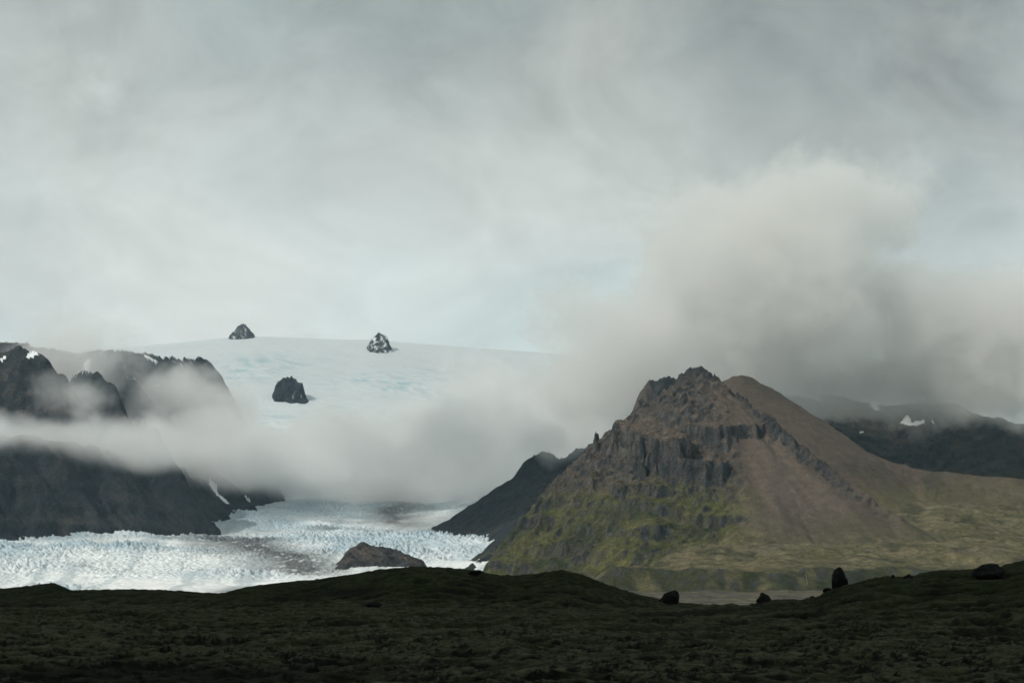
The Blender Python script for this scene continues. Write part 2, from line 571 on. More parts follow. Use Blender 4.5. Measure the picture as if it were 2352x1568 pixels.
def build_right():
    X, Y = make_grid(-230, 1950, 2450, 5750, 3.3)
    r = right_parts(X, Y)
    Z = r['H']
    gx, gy, s = slope_of(Z, X, Y)
    n = fbm(X, Y, 90, 4, 201)
    n2 = fbm(X, Y, 24, 4, 207)
    n3 = fbm(X, Y, 300, 3, 213)
    on_plain = sstep(-25, 25, r['pl'] - np.maximum(r['h1'], r['hb']) + 18 * n)
    streak = fbm(r['ang'], r['d'] * 0.10, 26, 4, 219)
    scree = lerp((0.088, 0.071, 0.057), (0.062, 0.051, 0.042), sstep(-0.3, 0.3, streak))
    scree = lerp(scree, (0.088, 0.066, 0.047), sstep(0.15, 0.6, fbm(r['ang'], r['d'] * 0.12, 70, 3, 221)) * 0.6)
    green = lerp(MOSS, (0.088, 0.084, 0.032), sstep(0.0, 0.6, n + 0.4 * n2))
    green = lerp(green, (0.026, 0.034, 0.016), sstep(-0.15, 0.4, fbm(X, Y, 140, 4, 227)))
    c = scree
    lowleft = (1 - r['right_side']) * (1 - sstep(215, 320, Z + 45 * n + 30 * n2))
    lowleft = np.maximum(lowleft, (1 - sstep(0, 70, Z - r['pl'] + 25 * n)) * (1 - r['right_side'] * 0.6))
    c = lerp(c, green, lowleft * (0.55 + 0.45 * sstep(-0.35, 0.1, n2)))
    # tan dust on the ledges above the cliff
    c = lerp(c, TAN, (1 - r['right_side']) * sstep(330, 370, Z) * (1 - sstep(0.5, 0.9, s)) * sstep(0.0, 0.3, n2) * 0.6)
    plain_c = lerp((0.074, 0.068, 0.035), (0.120, 0.104, 0.062), sstep(-0.3, 0.5, n + n2 * 0.8))
    plain_c = lerp(plain_c, (0.034, 0.036, 0.019), sstep(0.0, 0.4, fbm(X, Y * 0.5, 90, 5, 233, 0.6)) * 0.85)
    plain_c = lerp(plain_c, (0.105, 0.088, 0.066), sstep(0.1, 0.6, n3) * 0.6)
    plain_c = lerp(plain_c, (0.026, 0.028, 0.016), sstep(0.15, 0.45, fbm(X, Y * 0.45, 26, 4, 235, 0.6)) * 0.7)
    plain_c = lerp(plain_c, (0.15, 0.135, 0.075), sstep(0.25, 0.5, fbm(X + 0.3 * Y, Y * 0.3, 40, 4, 237, 0.6)) * 0.6)
    c = lerp(c, plain_c, on_plain)
    # dark wet moss on the scarp at the bottom of the plain, pale ground in front of it
    scarp = sstep(3165, 3190, r['yy']) * (1 - sstep(3265, 3300, r['yy'])) * on_plain
    c = lerp(c, lerp(lerp((0.024, 0.030, 0.014), (0.026, 0.031, 0.032), sstep(-0.1, 0.3, n2)), OLIVE, sstep(0.05, 0.35, fbm(X, Y * 0.4, 60, 4, 245, 0.6)) * 0.7), scarp * 0.9)
    front = (1 - sstep(3150, 3185, r['yy'])) * on_plain
    c = lerp(c, lerp((0.092, 0.085, 0.058), (0.054, 0.050, 0.044), sstep(-0.3, 0.3, fbm(X + 0.4 * Y, Y * 0.3, 30, 3, 239))), front)
    # the back ridge: brown and dark bands that follow its slope
    back = sstep(-8, 8, r['hb'] - r['h1']) * (1 - on_plain)
    bands = fbm(r['t2'], r['d2'] * 0.16, 75, 4, 241) + 0.5 * n3
    bc = lerp((0.066, 0.053, 0.042), (0.028, 0.027, 0.022), sstep(-0.25, 0.4, bands))
    bc = lerp(bc, OLIVE, (1 - sstep(250, 340, Z + 40 * n)) * 0.6)
    c = lerp(c, bc, back)
    # bare rock where it is steep
    rock = lerp(BASALT, (0.070, 0.064, 0.059), sstep(-0.3, 0.5, fbm(X, Y, 15, 3, 251) + n * 0.6))
    rock = lerp(rock, (0.055, 0.058, 0.040), 0.5 * sstep(0.2, 0.6, n))
    steep = sstep(1.0, 1.45, s + 0.25 * n2)
    c = lerp(c, rock, steep * (1 - 0.7 * on_plain) * (1 - 0.5 * lowleft * sstep(-0.25, 0.2, n + n2)))
    c = lerp(c, BASALT, np.clip(r['rib'] * sstep(-0.3, 0.2, n2) * (1 - on_plain), 0, 1) * 0.9)
    crags = (1 - sstep(25, 75, r['d'] + 40 * n2)) * (1 - r['right_side'] * 0.5) * sstep(250, 320, Z)
    c = lerp(c, lerp(BASALT, BROWN, sstep(0.0, 0.6, n2)), crags * 0.8)
    smooth_scree = r['right_side'] * (1 - np.clip(r['rib'], 0, 1)) * (1 - sstep(1.0, 1.4, s)) * (1 - on_plain)
    o = grid_mesh('mountain', X, Y, Z, M_rock, c, keep=Z > -8, rugged=1 - 0.75 * smooth_scree - 0.35 * on_plain)
    return tag(o, 'brown rocky peak with dark cliffs, scree cone and green foot', 'mountain', kind='structure')


build_right()

# ------------------------------------------------------------------ dark hills behind on the right
HILLS = [at(*p) for p in ((1700, 900, 7400), (1830, 912, 7300), (1900, 905, 7200), (1980, 925, 7200), (2080, 930, 7150), (2190, 925, 7100), (2235, 945, 7000),
                          (2290, 960, 6900), (2350, 972, 6850), (2480, 970, 6750), (2700, 980, 6600), (3000, 960, 6600))]
HILLS2 = [at(*p) for p in ((1830, 915, 7250), (1930, 985, 6800), (2000, 1040, 6450), (2080, 1075, 6200))]
HILLS3 = [at(*p) for p in ((2235, 950, 7000), (2120, 1035, 6700), (2060, 1070, 6400))]


def hills_parts(x, y):
    wx = x + 25 * fbm(x, y, 260, 4, 301)
    wy = y + 25 * fbm(x, y, 260, 4, 307)
    h, d, t, s = crest(wx, wy, HILLS, 0.6, 0.55)
    h = smax(h, crest(wx, wy, HILLS2, 0.7, 0.7)[0], 20)
    h = smax(h, crest(wx, wy, HILLS3, 0.8, 0.8)[0], 20)
    h = h + 14 * fbm(t, d * 0.25, 150, 4, 311) * sstep(0, 150, d) + 26 * (fbm(x, y, 130, 5, 317, 0.55, 'ridge') - 0.55)
    return h, d, t


def hills_h(x, y):
    return hills_parts(np.asarray(x, float), np.asarray(y, float))[0]


def build_hills():
    X, Y = make_grid(300, 3000, 5300, 7700, 8)
    Z, d, t = hills_parts(X, Y)
    gx, gy, s = slope_of(Z, X, Y)
    n = fbm(X, Y, 160, 5, 321)
    c = lerp((0.034, 0.036, 0.034), (0.062, 0.054, 0.043), sstep(-0.25, 0.35, 0.7 * n + fbm(t, d * 0.15, 120, 4, 331)))
    c = lerp(c, (0.058, 0.056, 0.034), (1 - sstep(330, 480, Z + 60 * n)))
    c = lerp(c, BASALT, sstep(0.7, 1.1, s))
    o = grid_mesh('mountain', X, Y, Z, M_far, c, keep=Z > 60)
    return tag(o, 'dark grey mountainside with small snow patches under the cloud', 'mountain', kind='structure')


build_hills()

# ------------------------------------------------------------------ blue-grey ridge between the glacier and the brown peak, and the veiled peak
VALLEY = [at(*p) for p in ((1560, 985, 7600), (1420, 1000, 7400), (1330, 1030, 7150), (1285, 1050, 7050), (1262, 1042, 7020), (1240, 1033, 7000), (1205, 1062, 6960), (1186, 1095, 6930))]
VALLEY2 = [at(*p) for p in ((1257, 1053, 7000), (1226, 1150, 6500), (1162, 1238, 5900), (1095, 1293, 5300), (1030, 1335, 4900))]
VALLEY3 = [at(*p) for p in ((1500, 900, 9500), (1250, 1060, 9200), (1130, 1150, 8800), (1085, 1190, 8500))]


def valley_h(x, y):
    wx = x + 22 * fbm(x, y, 160, 4, 401)
    wy = y + 22 * fbm(x, y, 160, 4, 407)
    h, d, t, s = crest(wx, wy, VALLEY, 2.0, 2.0)
    h = smax(h, crest(wx, wy, VALLEY2, 0.4, 0.62)[0], 15)
    h = smax(h, crest(wx, wy, VALLEY3, 0.8, 0.8)[0], 15)
    return h + 30 * (fbm(x, y, 110, 5, 411, 0.55, 'ridge') - 0.55) + 8 * fbm(t, d * 0.2, 60, 3, 417)


def build_valley():
    X, Y = make_grid(-420, 900, 4700, 9600, 7)
    Z = valley_h(X, Y)
    gx, gy, s = slope_of(Z, X, Y)
    n = fbm(X, Y, 120, 5, 421)
    c = lerp((0.018, 0.022, 0.026), (0.030, 0.031, 0.028), sstep(-0.2, 0.5, n))
    c = lerp(c, (0.036, 0.040, 0.020), sstep(0.1, 0.5, fbm(X, Y, 200, 4, 427)) * (1 - sstep(200, 330, Z)))
    c = lerp(c, BASALT, sstep(1.0, 1.5, s))
    o = grid_mesh('mountain', X, Y, Z, M_far, c, keep=Z > 20)
    tag(o, 'shadowed blue grey ridge between the glacier and the brown peak', 'mountain', kind='structure')
    P = [at(*p) for p in ((1470, 905, 5700), (1490, 874, 5720), (1535, 864, 5740), (1580, 880, 5760), (1680, 900, 5800))]
    P2 = [at(*p) for p in ((1470, 908, 5700), (1462, 940, 5640), (1500, 935, 5560), (1540, 920, 5600))]
    X, Y = make_grid(120, 800, 5300, 6100, 5)
    wx, wy = X + 8 * fbm(X, Y, 60, 4, 431), Y + 8 * fbm(X, Y, 60, 4, 437)
    Z = smax(crest(wx, wy, P, 2.3, 2.3, 15)[0], crest(wx, wy, P2, 2.0, 2.0, 15)[0], 10) + 14 * (fbm(X, Y, 40, 4, 441, 0.55, 'ridge') - 0.55)
    n = fbm(X, Y, 50, 4, 447)
    c = lerp(BASALT, (0.08, 0.07, 0.06), sstep(-0.2, 0.5, n))
    o = grid_mesh('mountain', X, Y, Z, M_rock, c, keep=Z > 60)
    tag(o, 'pale craggy peak half lost in cloud left of the brown summit', 'mountain', kind='structure')


build_valley()

# ------------------------------------------------------------------ dark massif on the left
KNOB = [at(*p) for p in ((-500, 700, 6700), (-200, 770, 7000), (-60, 808, 7150), (0, 806, 7200), (60, 801, 7250), (92, 812, 7250), (118, 845, 7240), (136, 885, 7220))]
KNOB2 = [at(*p) for p in ((136, 885, 7220), (150, 960, 7120), (190, 1000, 7080), (250, 1075, 7030))]
TOP = [at(*p) for p in ((-300, 760, 8000), (100, 790, 8100), (180, 800, 8100), (255, 797, 8100), (300, 803, 8250), (350, 812, 8400), (400, 818, 8600), (440, 822, 8800),
                        (475, 815, 8900), (490, 850, 8950), (512, 890, 9000))]
TOP2 = [at(*p) for p in ((170, 860, 7700), (230, 850, 7500), (268, 905, 7400), (290, 960, 7300), (345, 985, 7200), (400, 1065, 7100))]
TOP3 = [at(*p) for p in ((512, 890, 9000), (560, 985, 9000), (600, 1080, 8900), (650, 1160, 8700))]
FOOT = [(-3000, 5500, 600), (-2550, 5950, 600), (-2050, 6380, 590), (-1750, 6640, 570), (-1600, 6780, 560), (-1420, 6980, 545), (-1340, 7500, 530), (-1240, 8150, 500), (-1060, 8800, 470)]


def left_h(x, y):
    x = np.asarray(x, float)
    y = np.asarray(y, float)
    wx = x + 75 * fbm(x, y, 420, 6, 501, 0.55)
    wy = y + 75 * fbm(x, y, 420, 6, 507, 0.55)
    H = None
    for pts, sv, sb in ((KNOB, 1.9, 1.6), (KNOB2, 2.1, 1.9), (TOP, 1.9, 1.1), (TOP2, 2.0, 1.8), (TOP3, 1.9, 1.6), (FOOT, 1.12, 0.7)):
        h, d, t, s = crest(wx, wy, pts, sb, sv, 45)
        g = fbm(t, d * 0.2, 110, 4, 511)
        h = h + g * 38 * sstep(0, 150, d)
        H = h if H is None else smax(H, h, 18)
    H = H + 52 * (fbm(x, y, 190, 6, 517, 0.58, 'ridge') - 0.55)
    q = (H + 30 * fbm(x, y, 400, 3, 523)) / 70.0               # lava beds stepping up the walls
    fr = q - np.floor(q)
    return H + (sstep(0.25, 0.6, fr) - fr) * 70 * 0.5 * np.clip(0.4 + fbm(x, y, 240, 3, 527), 0, 1)


def build_left():
    X, Y = make_grid(-3000, -500, 4500, 9700, 7.5)
    Z = left_h(X, Y)
    gx, gy, s = slope_of(Z, X, Y)
    n = fbm(X, Y, 150, 5, 521)
    c = lerp((0.024, 0.028, 0.032), (0.046, 0.043, 0.040), sstep(-0.2, 0.55, n))
    c = lerp(c, (0.085, 0.070, 0.056), sstep(480, 620, Z + 80 * n) * sstep(7450, 7330, Y) * 0.4)
    c = lerp(c, BASALT, sstep(1.5, 2.2, s + 0.3 * n))
    # old snow lying on the gentler tops of the far crest
    snow = np.maximum(sstep(840, 900, Z) * (1 - sstep(0.6, 1.0, s + 0.5 * n)) * sstep(7480, 7650, Y), sstep(0.42, 0.5, fbm(X + 0.4 * Y, Y * 0.3 + Z, 130, 4, 531)) * sstep(700, 820, Z) * sstep(7480, 7650, Y))
    c = lerp(c, SNOW, np.clip(snow, 0, 1))
    o = grid_mesh('mountain', X, Y, Z, M_far, c, keep=Z > 60)
    return tag(o, 'dark steep massif wrapped in mist at the edge of the glacier', 'mountain', kind='structure')


build_left()

# ------------------------------------------------------------------ the glacier: tongue with seracs and the ice field above it
GY = (4200, 4500, 5000, 5600, 6200, 6900, 7050, 7300, 7800, 8800, 9300, 9800)
GZ = (12, 32, 66, 126, 184, 243, 249, 262, 330, 455, 660, 830)


def ice_base(x, y):
    z = np.interp(y + 90 * fbm(x, y, 900, 2, 601), GY, GZ)
    u = x / y * FPX + U0
    z = z + 24 * fbm(x, y, 420, 3, 605) + 12 * fbm(x + 0.4 * y, y * 0.4, 260, 3, 607)
    z = z + 6 * np.clip((300 - u) / 260, 0, 1.4) * sstep(5000, 6200, y)
    return z, u


def ice_h(x, y):
    z, u = ice_base(x, y)
    zone = np.clip(0.55 + 1.1 * fbm(x, y, 620, 3, 611), 0.12, 1.0)
    zone = zone * (1 - 0.92 * (1 - sstep(4700, 5000, y + 140 * fbm(x, y, 500, 2, 613))) * sstep(170, 330, u))      # smooth flat ice at the front
    zone = zone * (1 - 0.85 * (sstep(6880, 6950, y) * (1 - sstep(7120, 7300, y))))                                # the smooth bright strip
    wx = x + 10 * fbm(x, y, 60, 3, 617)
    wy = y + 10 * fbm(x, y, 60, 3, 619)
    f1, f2, cid = worley(wx, wy * 1.15, 17, 623)
    g1, g2, cid2 = worley(wx + 40, wy * 1.1, 8.5, 627)
    block = np.clip((f2 - f1) * 1.7, 0, 1) ** 0.7 * (0.35 + 0.9 * cid)
    small = np.clip((g2 - g1) * 1.6, 0, 1) ** 0.8 * (0.3 + 0.8 * cid2)
    spike = fbm(x, y, 22, 4, 631, 0.62, 'ridge')
    ser = 0.82 * (22 * np.clip(1 - 1.25 * f1, 0, 1) ** 1.3 * (0.25 + cid) + 9 * np.clip(1 - 1.2 * g1, 0, 1) * (0.3 + cid2) + 30 * (spike - 0.45)) * np.clip(0.75 + 0.9 * fbm(x, y, 170, 3, 637), 0.15, 1.5) + 16 * (fbm(x * 0.35 + 0.1 * y, y, 38, 3, 639, 0.5, 'ridge') - 0.55)
    return z + zone * ser * np.where(y > 7200, 0.75, 1.0), z, zone, block, small, cid, u


def build_glacier():
    X, Y = make_grid(-2000, 400, 4300, 9400, 3.1, 4.0)
    Z, base, zone, block, small, cid, u = ice_h(X, Y)
    n = fbm(X, Y, 260, 4, 641)
    n2 = fbm(X, Y, 40, 4, 643)
    clean = lerp((0.55, 0.61, 0.63), (0.40, 0.49, 0.53), sstep(-0.3, 0.5, n + 0.6 * n2))
    clean = lerp(clean, (0.84, 0.85, 0.84), (1 - zone) * 0.9)
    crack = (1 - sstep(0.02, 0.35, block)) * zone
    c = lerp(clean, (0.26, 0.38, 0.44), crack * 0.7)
    # bands of black grit carried on the ice
    moraine = (1.15 - np.abs(u - (560 + 0.13 * (6200 - Y) + 60 * n)) / 150.0) * sstep(4900, 5200, Y) * (1 - sstep(6500, 6900, Y))
    med = (1.1 - np.abs(u - (910 + 50 * n)) / 80.0) * sstep(7350, 7700, Y)
    strip = 0.6 * sstep(6950, 7080, Y) * (1 - sstep(7250, 7450, Y)) * sstep(680, 760, u) * (1 - sstep(900, 1000, u))
    edge = (1 - sstep(4500, 4760, Y + 120 * n)) * sstep(430, 560, u)
    dirt = np.clip(np.maximum(np.maximum(moraine, med * 0.9), np.maximum(strip, edge)), 0, 1) * sstep(-0.55, 0.1, n2 + 0.6 * (cid - 0.4) + 0.1)
    flow = fbm(u - 0.09 * (Y - 5500) + 40 * n, Y * 0.03, 55, 3, 651)
    c = lerp(c, (0.30, 0.37, 0.40), sstep(0.0, 0.45, flow) * 0.6)
    dirt = np.maximum(dirt, 0.16 * sstep(0.0, 0.5, fbm(X, Y, 25, 4, 647)))
    blue = sstep(-0.1, 0.4, fbm(X, Y, 420, 3, 649) + 0.60 * sstep(5350, 6300, Y))  # patches of blue ice, plus the massif's shade painted over the farther part
    c = lerp(c, (0.32, 0.42, 0.48), blue * 0.7 * zone)
    c = lerp(c, (0.060, 0.062, 0.062), dirt * 0.92)
    o = grid_mesh('glacier', X, Y, Z, M_ice, c)
    return tag(o, 'white crevassed glacier tongue with dark grit bands flowing towards the moss field', 'glacier', kind='structure')


build_glacier()

SKYL = np.array([(-1500, 860), (-400, 830), (200, 808), (300, 796), (420, 785), (520, 775), (600, 772), (700, 776), (800, 780), (850, 779), (900, 784), (1000, 791),
                 (1100, 799), (1200, 806), (1290, 813), (1400, 835), (1700, 930), (2600, 1000)], float)
CREST_Y = 13000.0


def field_h(x, y):
    u = x / y * FPX + U0
    uu = np.linspace(-1500, 2600, 411)
    vv = np.convolve(np.pad(np.interp(uu, SKYL[:, 0], SKYL[:, 1]), 6, 'edge'), np.hanning(13) / np.hanning(13).sum(), 'valid')
    zc = HC + (V0 - np.interp(u, uu, vv)) / FPX * CREST_Y
    dy = CREST_Y - y
    z = zc - np.where(dy > 0, 0.29 * dy + 16 * np.sin(dy / 260.0 + x / 700.0) * sstep(0, 500, dy), -0.12 * dy)
    low = sstep(400, 1200, dy)
    zone = np.clip(fbm(x, y, 900, 3, 701) * 1.6 + 0.35 + 0.5 * sstep(850, 1250, u), 0, 1) * low
    wr = fbm(x * 0.6 + 0.15 * y, y * 0.5 + 70 * fbm(x, y, 500, 3, 703), 80, 5, 705, 0.62, 'ridge')
    return z + 25 * fbm(x, y, 900, 4, 709) * sstep(100, 700, dy) + zone * 34 * (wr - 0.5), zone, wr


def build_field():
    X, Y = make_grid(-4200, 2600, 9000, 14600, 11, 9)
    Z, zone, wr = field_h(X, Y)
    c = lerp(SNOW, (0.45, 0.61, 0.66), np.clip(zone * sstep(0.36, 0.62, 1 - wr) + 0.14 * zone, 0, 1))
    o = grid_mesh('snowfield', X, Y, Z, M_snow, c)
    return tag(o, 'pale ice cap rising to a smooth skyline above the mist', 'snowfield', kind='structure')


build_field()


# ------------------------------------------------------------------ rocks, snow patches and waterfalls
from mathutils import noise as mnoise


def hit(u, v, hfunc, d0, d1, n=900):
    """Distance at which the line of sight through (u, v) first meets the ground given by hfunc."""
    d = np.linspace(d0, d1, n)
    z = hfunc((u - U0) / FPX * d, d)
    ray = HC + (V0 - v) / FPX * d
    k = np.nonzero(z >= ray)[0]
    return float(d[k[0]]) if len(k) else None


def rest_on_moss(u, v, d0, d1):
    d = np.linspace(d0, d1, 400)
    z = ground_h((u - U0) / FPX * d, d)[0]
    vv = V0 - (z - HC) / FPX * 0 - (z - HC) / d * FPX
    k = int(np.argmin(np.abs(vv - v)))
    return (u - U0) / FPX * d[k], d[k], z[k]


def boulder(u, vbase, d0, d1, wide, high, seed, label, lean=0.0, squat=0.0, group='boulders on the moss field'):
    x, y, z = rest_on_moss(u, vbase, d0, d1)
    W, Hh = 0.93 * wide / FPX * y, 0.95 * high / FPX * y
    r = random.Random(seed)
    planes = []
    for _ in range(16):
        p = Vector((r.uniform(-1, 1), r.uniform(-1, 1), r.uniform(-0.7, 1))).normalized()
        planes.append((p, r.uniform(0.72, 1.0)))
    bm = bmesh.new()
    bmesh.ops.create_icosphere(bm, subdivisions=5, radius=1.0)
    off = Vector((seed * 3.7, seed * 1.3, 0))
    for q in bm.verts:
        n = q.co.normalized()
        rad = 1.08
        for p, dd in planes:
            c = n.dot(p)
            if c > 0.25:
                rad = min(rad, dd / c)
        rad += 0.10 * mnoise.fractal(n * 2.2 + off, 0.9, 2.0, 4) + 0.035 * mnoise.fractal(n * 9 + off, 0.8, 2.0, 3)
        taper = 1.0 - squat * max(n.z, 0)
        q.co = Vector((n.x * rad * W / 2 * taper + lean * Hh * max(n.z, -0.3), n.y * rad * W * 0.45 * taper, n.z * rad * Hh * 0.58 + Hh * 0.44))
    me = bpy.data.meshes.new('boulder')
    bm.to_mesh(me)
    bm.free()
    for p in me.polygons:
        p.use_smooth = True
    ca = me.color_attributes.new('Surface', 'FLOAT_COLOR', 'POINT')
    for i, vtx in enumerate(me.vertices):
        f = mnoise.fractal(vtx.co * 0.9 + off, 0.9, 2.0, 4)
        moss = max(0.0, min(1.0, (0.16 - vtx.co.z / Hh) * 5 + f))
        lich = max(0.0, min(0.5, f * 0.8))
        b = [0.006 + 0.012 * lich, 0.006 + 0.012 * lich, 0.006 + 0.010 * lich]
        g_ = (0.020, 0.026, 0.010)
        ca.data[i].color = (*[p * (1 - moss) + q_ * moss for p, q_ in zip(b, g_)], 1)
    me.materials.append(M_boulder)
    o = bpy.data.objects.new('boulder', me)
    o.location = (x, y, z - 0.08 * Hh)
    col.objects.link(o)
    return tag(o, label, 'boulder', group)


boulder(1929, 1352, 150, 230, 44, 54, 3, 'tall upright black boulder standing on the moss rise, narrowing to a blunt top', lean=0.0, squat=0.22)
boulder(1754, 1394, 150, 260, 37, 36, 7, 'blocky black boulder standing alone in the dip at the foot of the moss rise')
boulder(1537, 1391, 200, 330, 50, 43, 12, 'black boulder with a sloping left side at the end of the mossy mound', lean=0.16, squat=0.3)
boulder(2268, 1330, 140, 215, 78, 42, 21, 'wide domed black boulder half sunk in the moss near the edge of the rise')
boulder(2087, 1330, 150, 225, 25, 13, 25, 'low black rock on the crest of the rise between the upright and the domed boulders', squat=0.2)
boulder(2051, 1330, 150, 225, 11, 12, 28, 'tiny dark knob of rock on the rise just right of the upright boulder')
boulder(2181, 1405, 100, 200, 32, 16, 33, 'flat dark rock in the moss below the domed boulder')
boulder(1901, 1359, 150, 225, 24, 12, 36, 'low dark rock at the foot of the upright boulder')
boulder(1866, 1378, 150, 225, 14, 11, 41, 'small dark rock on the slope between the blocky and the upright boulders')
boulder(1092, 1318, 250, 350, 32, 12, 44, 'flat black rock on the ridge of the long mossy mound')
boulder(858, 1393, 180, 300, 38, 13, 48, 'low black rock at the foot of the long mossy mound')


def nunatak(name, label, cat, pts, slope_front, slope_back, base, size, pad, seed, rock_a, rock_b, snow=0.0, cell=5.0, group=None, mat=None, amp=16.0):
    """A rock standing out of the ice: slopes from a crest line, kept where they rise above the ice."""
    P = np.array([at(*p) for p in pts])
    X, Y = make_grid(P[:, 0].min() - pad, P[:, 0].max() + pad, P[:, 1].min() - pad * 4.5, P[:, 1].max() + pad, cell)
    wx = X + size * 0.3 * fbm(X, Y, size, 4, seed)
    wy = Y + size * 0.3 * fbm(X, Y, size, 4, seed + 5)
    h, d, t, sd = crest(wx, wy, P, slope_back, slope_front, cell * 2)
    flank = np.maximum(P[:, 0].min() - wx, wx - P[:, 0].max())
    h = h - 1.3 * np.clip(flank, 0, None)
    Z = h + amp * (fbm(X, Y, size * 0.8, 5, seed + 11, 0.6, 'ridge') - 0.6)
    B = base(X, Y)
    n = fbm(X, Y, size, 4, seed + 17)
    gx, gy, s = slope_of(Z, X, Y)
    c = lerp(rock_a, rock_b, sstep(-0.3, 0.5, n))
    if snow:
        c = lerp(c, SNOW, sstep(1 - snow, 1 - snow + 0.18, fbm(X + Z * 0.3, Y * 0.4 + Z, size * 0.6, 4, seed + 23, 0.6) * 0.9 + 0.5))
    o = grid_mesh(name, X, Y, Z, mat or M_rock, c, keep=Z > B - 4)
    return tag(o, label, cat, group)


fh = lambda x, y: field_h(x, y)[0]
ih = lambda x, y: ice_base(x, y)[0]
NU = 'rock peaks standing out of the ice cap'
DARK_A, DARK_B = (0.022, 0.026, 0.030), (0.045, 0.046, 0.048)
nunatak('nunatak', 'jagged grey rock peak breaking the ice cap skyline, streaked with thin snow', 'rock peak',
        [(529, 773, 12990), (538, 762, 12990), (546, 751, 12990), (556, 744, 12990), (566, 748, 12990), (575, 757, 12990), (583, 769, 12990)], 1.1, 1.6, fh, 45, 120, 801, (0.075, 0.082, 0.09), (0.13, 0.13, 0.13), 0.36, 4, NU, amp=48)  # rock colours lightened to put distance haze into them
nunatak('nunatak', 'small pointed peak on the ice cap skyline, half covered with snow', 'rock peak',
        [(853, 786, 12650), (860, 772, 12660), (868, 762, 12660), (877, 764, 12660), (885, 772, 12640), (889, 784, 12600)], 1.15, 1.5, fh, 50, 110, 821, (0.05, 0.052, 0.055), (0.09, 0.085, 0.08), 0.50, 4, NU, amp=42)
nunatak('nunatak', 'black slanting rock outcrop halfway down the ice cap above the mist', 'rock peak',
        [(636, 884, 10930), (648, 870, 10940), (661, 860, 10940), (672, 868, 10930), (684, 876, 10900), (696, 886, 10860)], 1.25, 1.5, fh, 60, 130, 841, DARK_A, DARK_B, 0.22, 4.0, NU, amp=52)
nunatak('nunatak', 'faint dark rock tip showing through the mist above the valley', 'rock peak',
        [(522, 968, 9700), (535, 955, 9700), (543, 952, 9700), (556, 962, 9690), (566, 972, 9680)], 1.2, 1.4, fh, 60, 110, 861, DARK_A, DARK_B, 0.1, 6, NU)
nunatak('rock_island', 'brown rock dome surrounded by the white ice of the glacier front', 'rock outcrop',
        [(800, 1268, 5350), (808, 1258, 5350), (818, 1251, 5360), (830, 1245, 5370), (855, 1251, 5370), (885, 1258, 5370), (920, 1268, 5350), (945, 1284, 5320), (965, 1298, 5280)], 0.36, 0.7, lambda x, y: ih(x, y) - 12, 60, 190, 881,
        (0.032, 0.033, 0.035), (0.066, 0.057, 0.048), 0.0, 3.5, amp=22)


def on_terrain(name, label, cat, group, outline, hfunc, d0, d1, mat, colour, ragged=0.25, lift=1.5, n=26, seed=0):
    """A thin irregular sheet lying on the ground inside an outline."""
    P = np.array(outline, float)
    us = np.linspace(P[:, 0].min() - 2, P[:, 0].max() + 2, n)
    vs = np.linspace(P[:, 1].max() + 2, P[:, 1].min() - 2, n)
    U, V = np.meshgrid(us, vs)
    dc = hit(P[:, 0].mean(), P[:, 1].mean(), hfunc, d0, d1, 1200) or (d0 + d1) / 2
    dd = np.linspace(max(d0, dc - 320), min(d1, dc + 320), 110)
    UU = (U[..., None] - U0) / FPX * dd
    DD = np.broadcast_to(dd, UU.shape)
    above = hfunc(UU, DD) >= HC + (V0 - V[..., None]) / FPX * dd
    D = np.where(above.any(-1), dd[above.argmax(-1)], np.nan)
    size = min(np.ptp(P[:, 0]), np.ptp(P[:, 1]))
    sdf = poly_sdf(U, V, P) + ragged * size * 0.5 * fbm(U, V, size * 0.5, 3, seed)
    ok = ~np.isnan(D)
    D = np.where(ok, D, np.nanmean(D))
    X = (U - U0) / FPX * D
    Z = hfunc(X, D) + lift * np.clip(-sdf / 0.8, -3, 1)
    return tag(grid_mesh(name, X, D, Z, mat, np.ones(Z.shape + (3,)) * np.array(colour), keep=(sdf < 0) & ok), label, cat, group)


def crop5(*p):
    return [(1787.5 + a * 0.24, 800 + b * 0.24) for a, b in p]


def crop1(*p):
    return [(a * 0.32, 658.6 + b * 0.32) for a, b in p]


SP = 'old snow patches on the dark slopes'
hh_ = hills_h
for k, (poly, lab) in enumerate((
        (crop5((1165, 712), (1195, 690), (1225, 640), (1262, 670), (1282, 720), (1325, 695), (1370, 708), (1382, 680), (1410, 715), (1335, 742), (1240, 742)), 'largest white snow patch, star shaped, on the dark slope under the cloud at right'),
        (crop5((1715, 565), (1750, 575), (1830, 640), (1835, 662), (1780, 635), (1730, 600)), 'slanting grey snow strip just below the shoulder of the dark hills'),
        (crop5((885, 535), (940, 545), (972, 585), (940, 595), (900, 575)), 'faint grey snow patch at the cloud edge left of the star shaped one'),
        (crop5((340, 468), (400, 475), (430, 505), (415, 522), (360, 500)), 'faint snow patch at the cloud edge nearest the brown peak'),
        (crop5((1460, 702), (1490, 710), (1500, 726), (1475, 724)), 'tiny snow fleck beside the star shaped snow patch'),
        (crop5((772, 800), (815, 800), (818, 812), (780, 811)), 'tiny lone snow fleck on the slope behind the brown peak'))):
    on_terrain('snow_patch', lab, 'snow patch', SP, poly, hh_, 5600, 7500, M_snow, (0.6, 0.62, 0.62), 0.2, 2.0, 26, 900 + k)
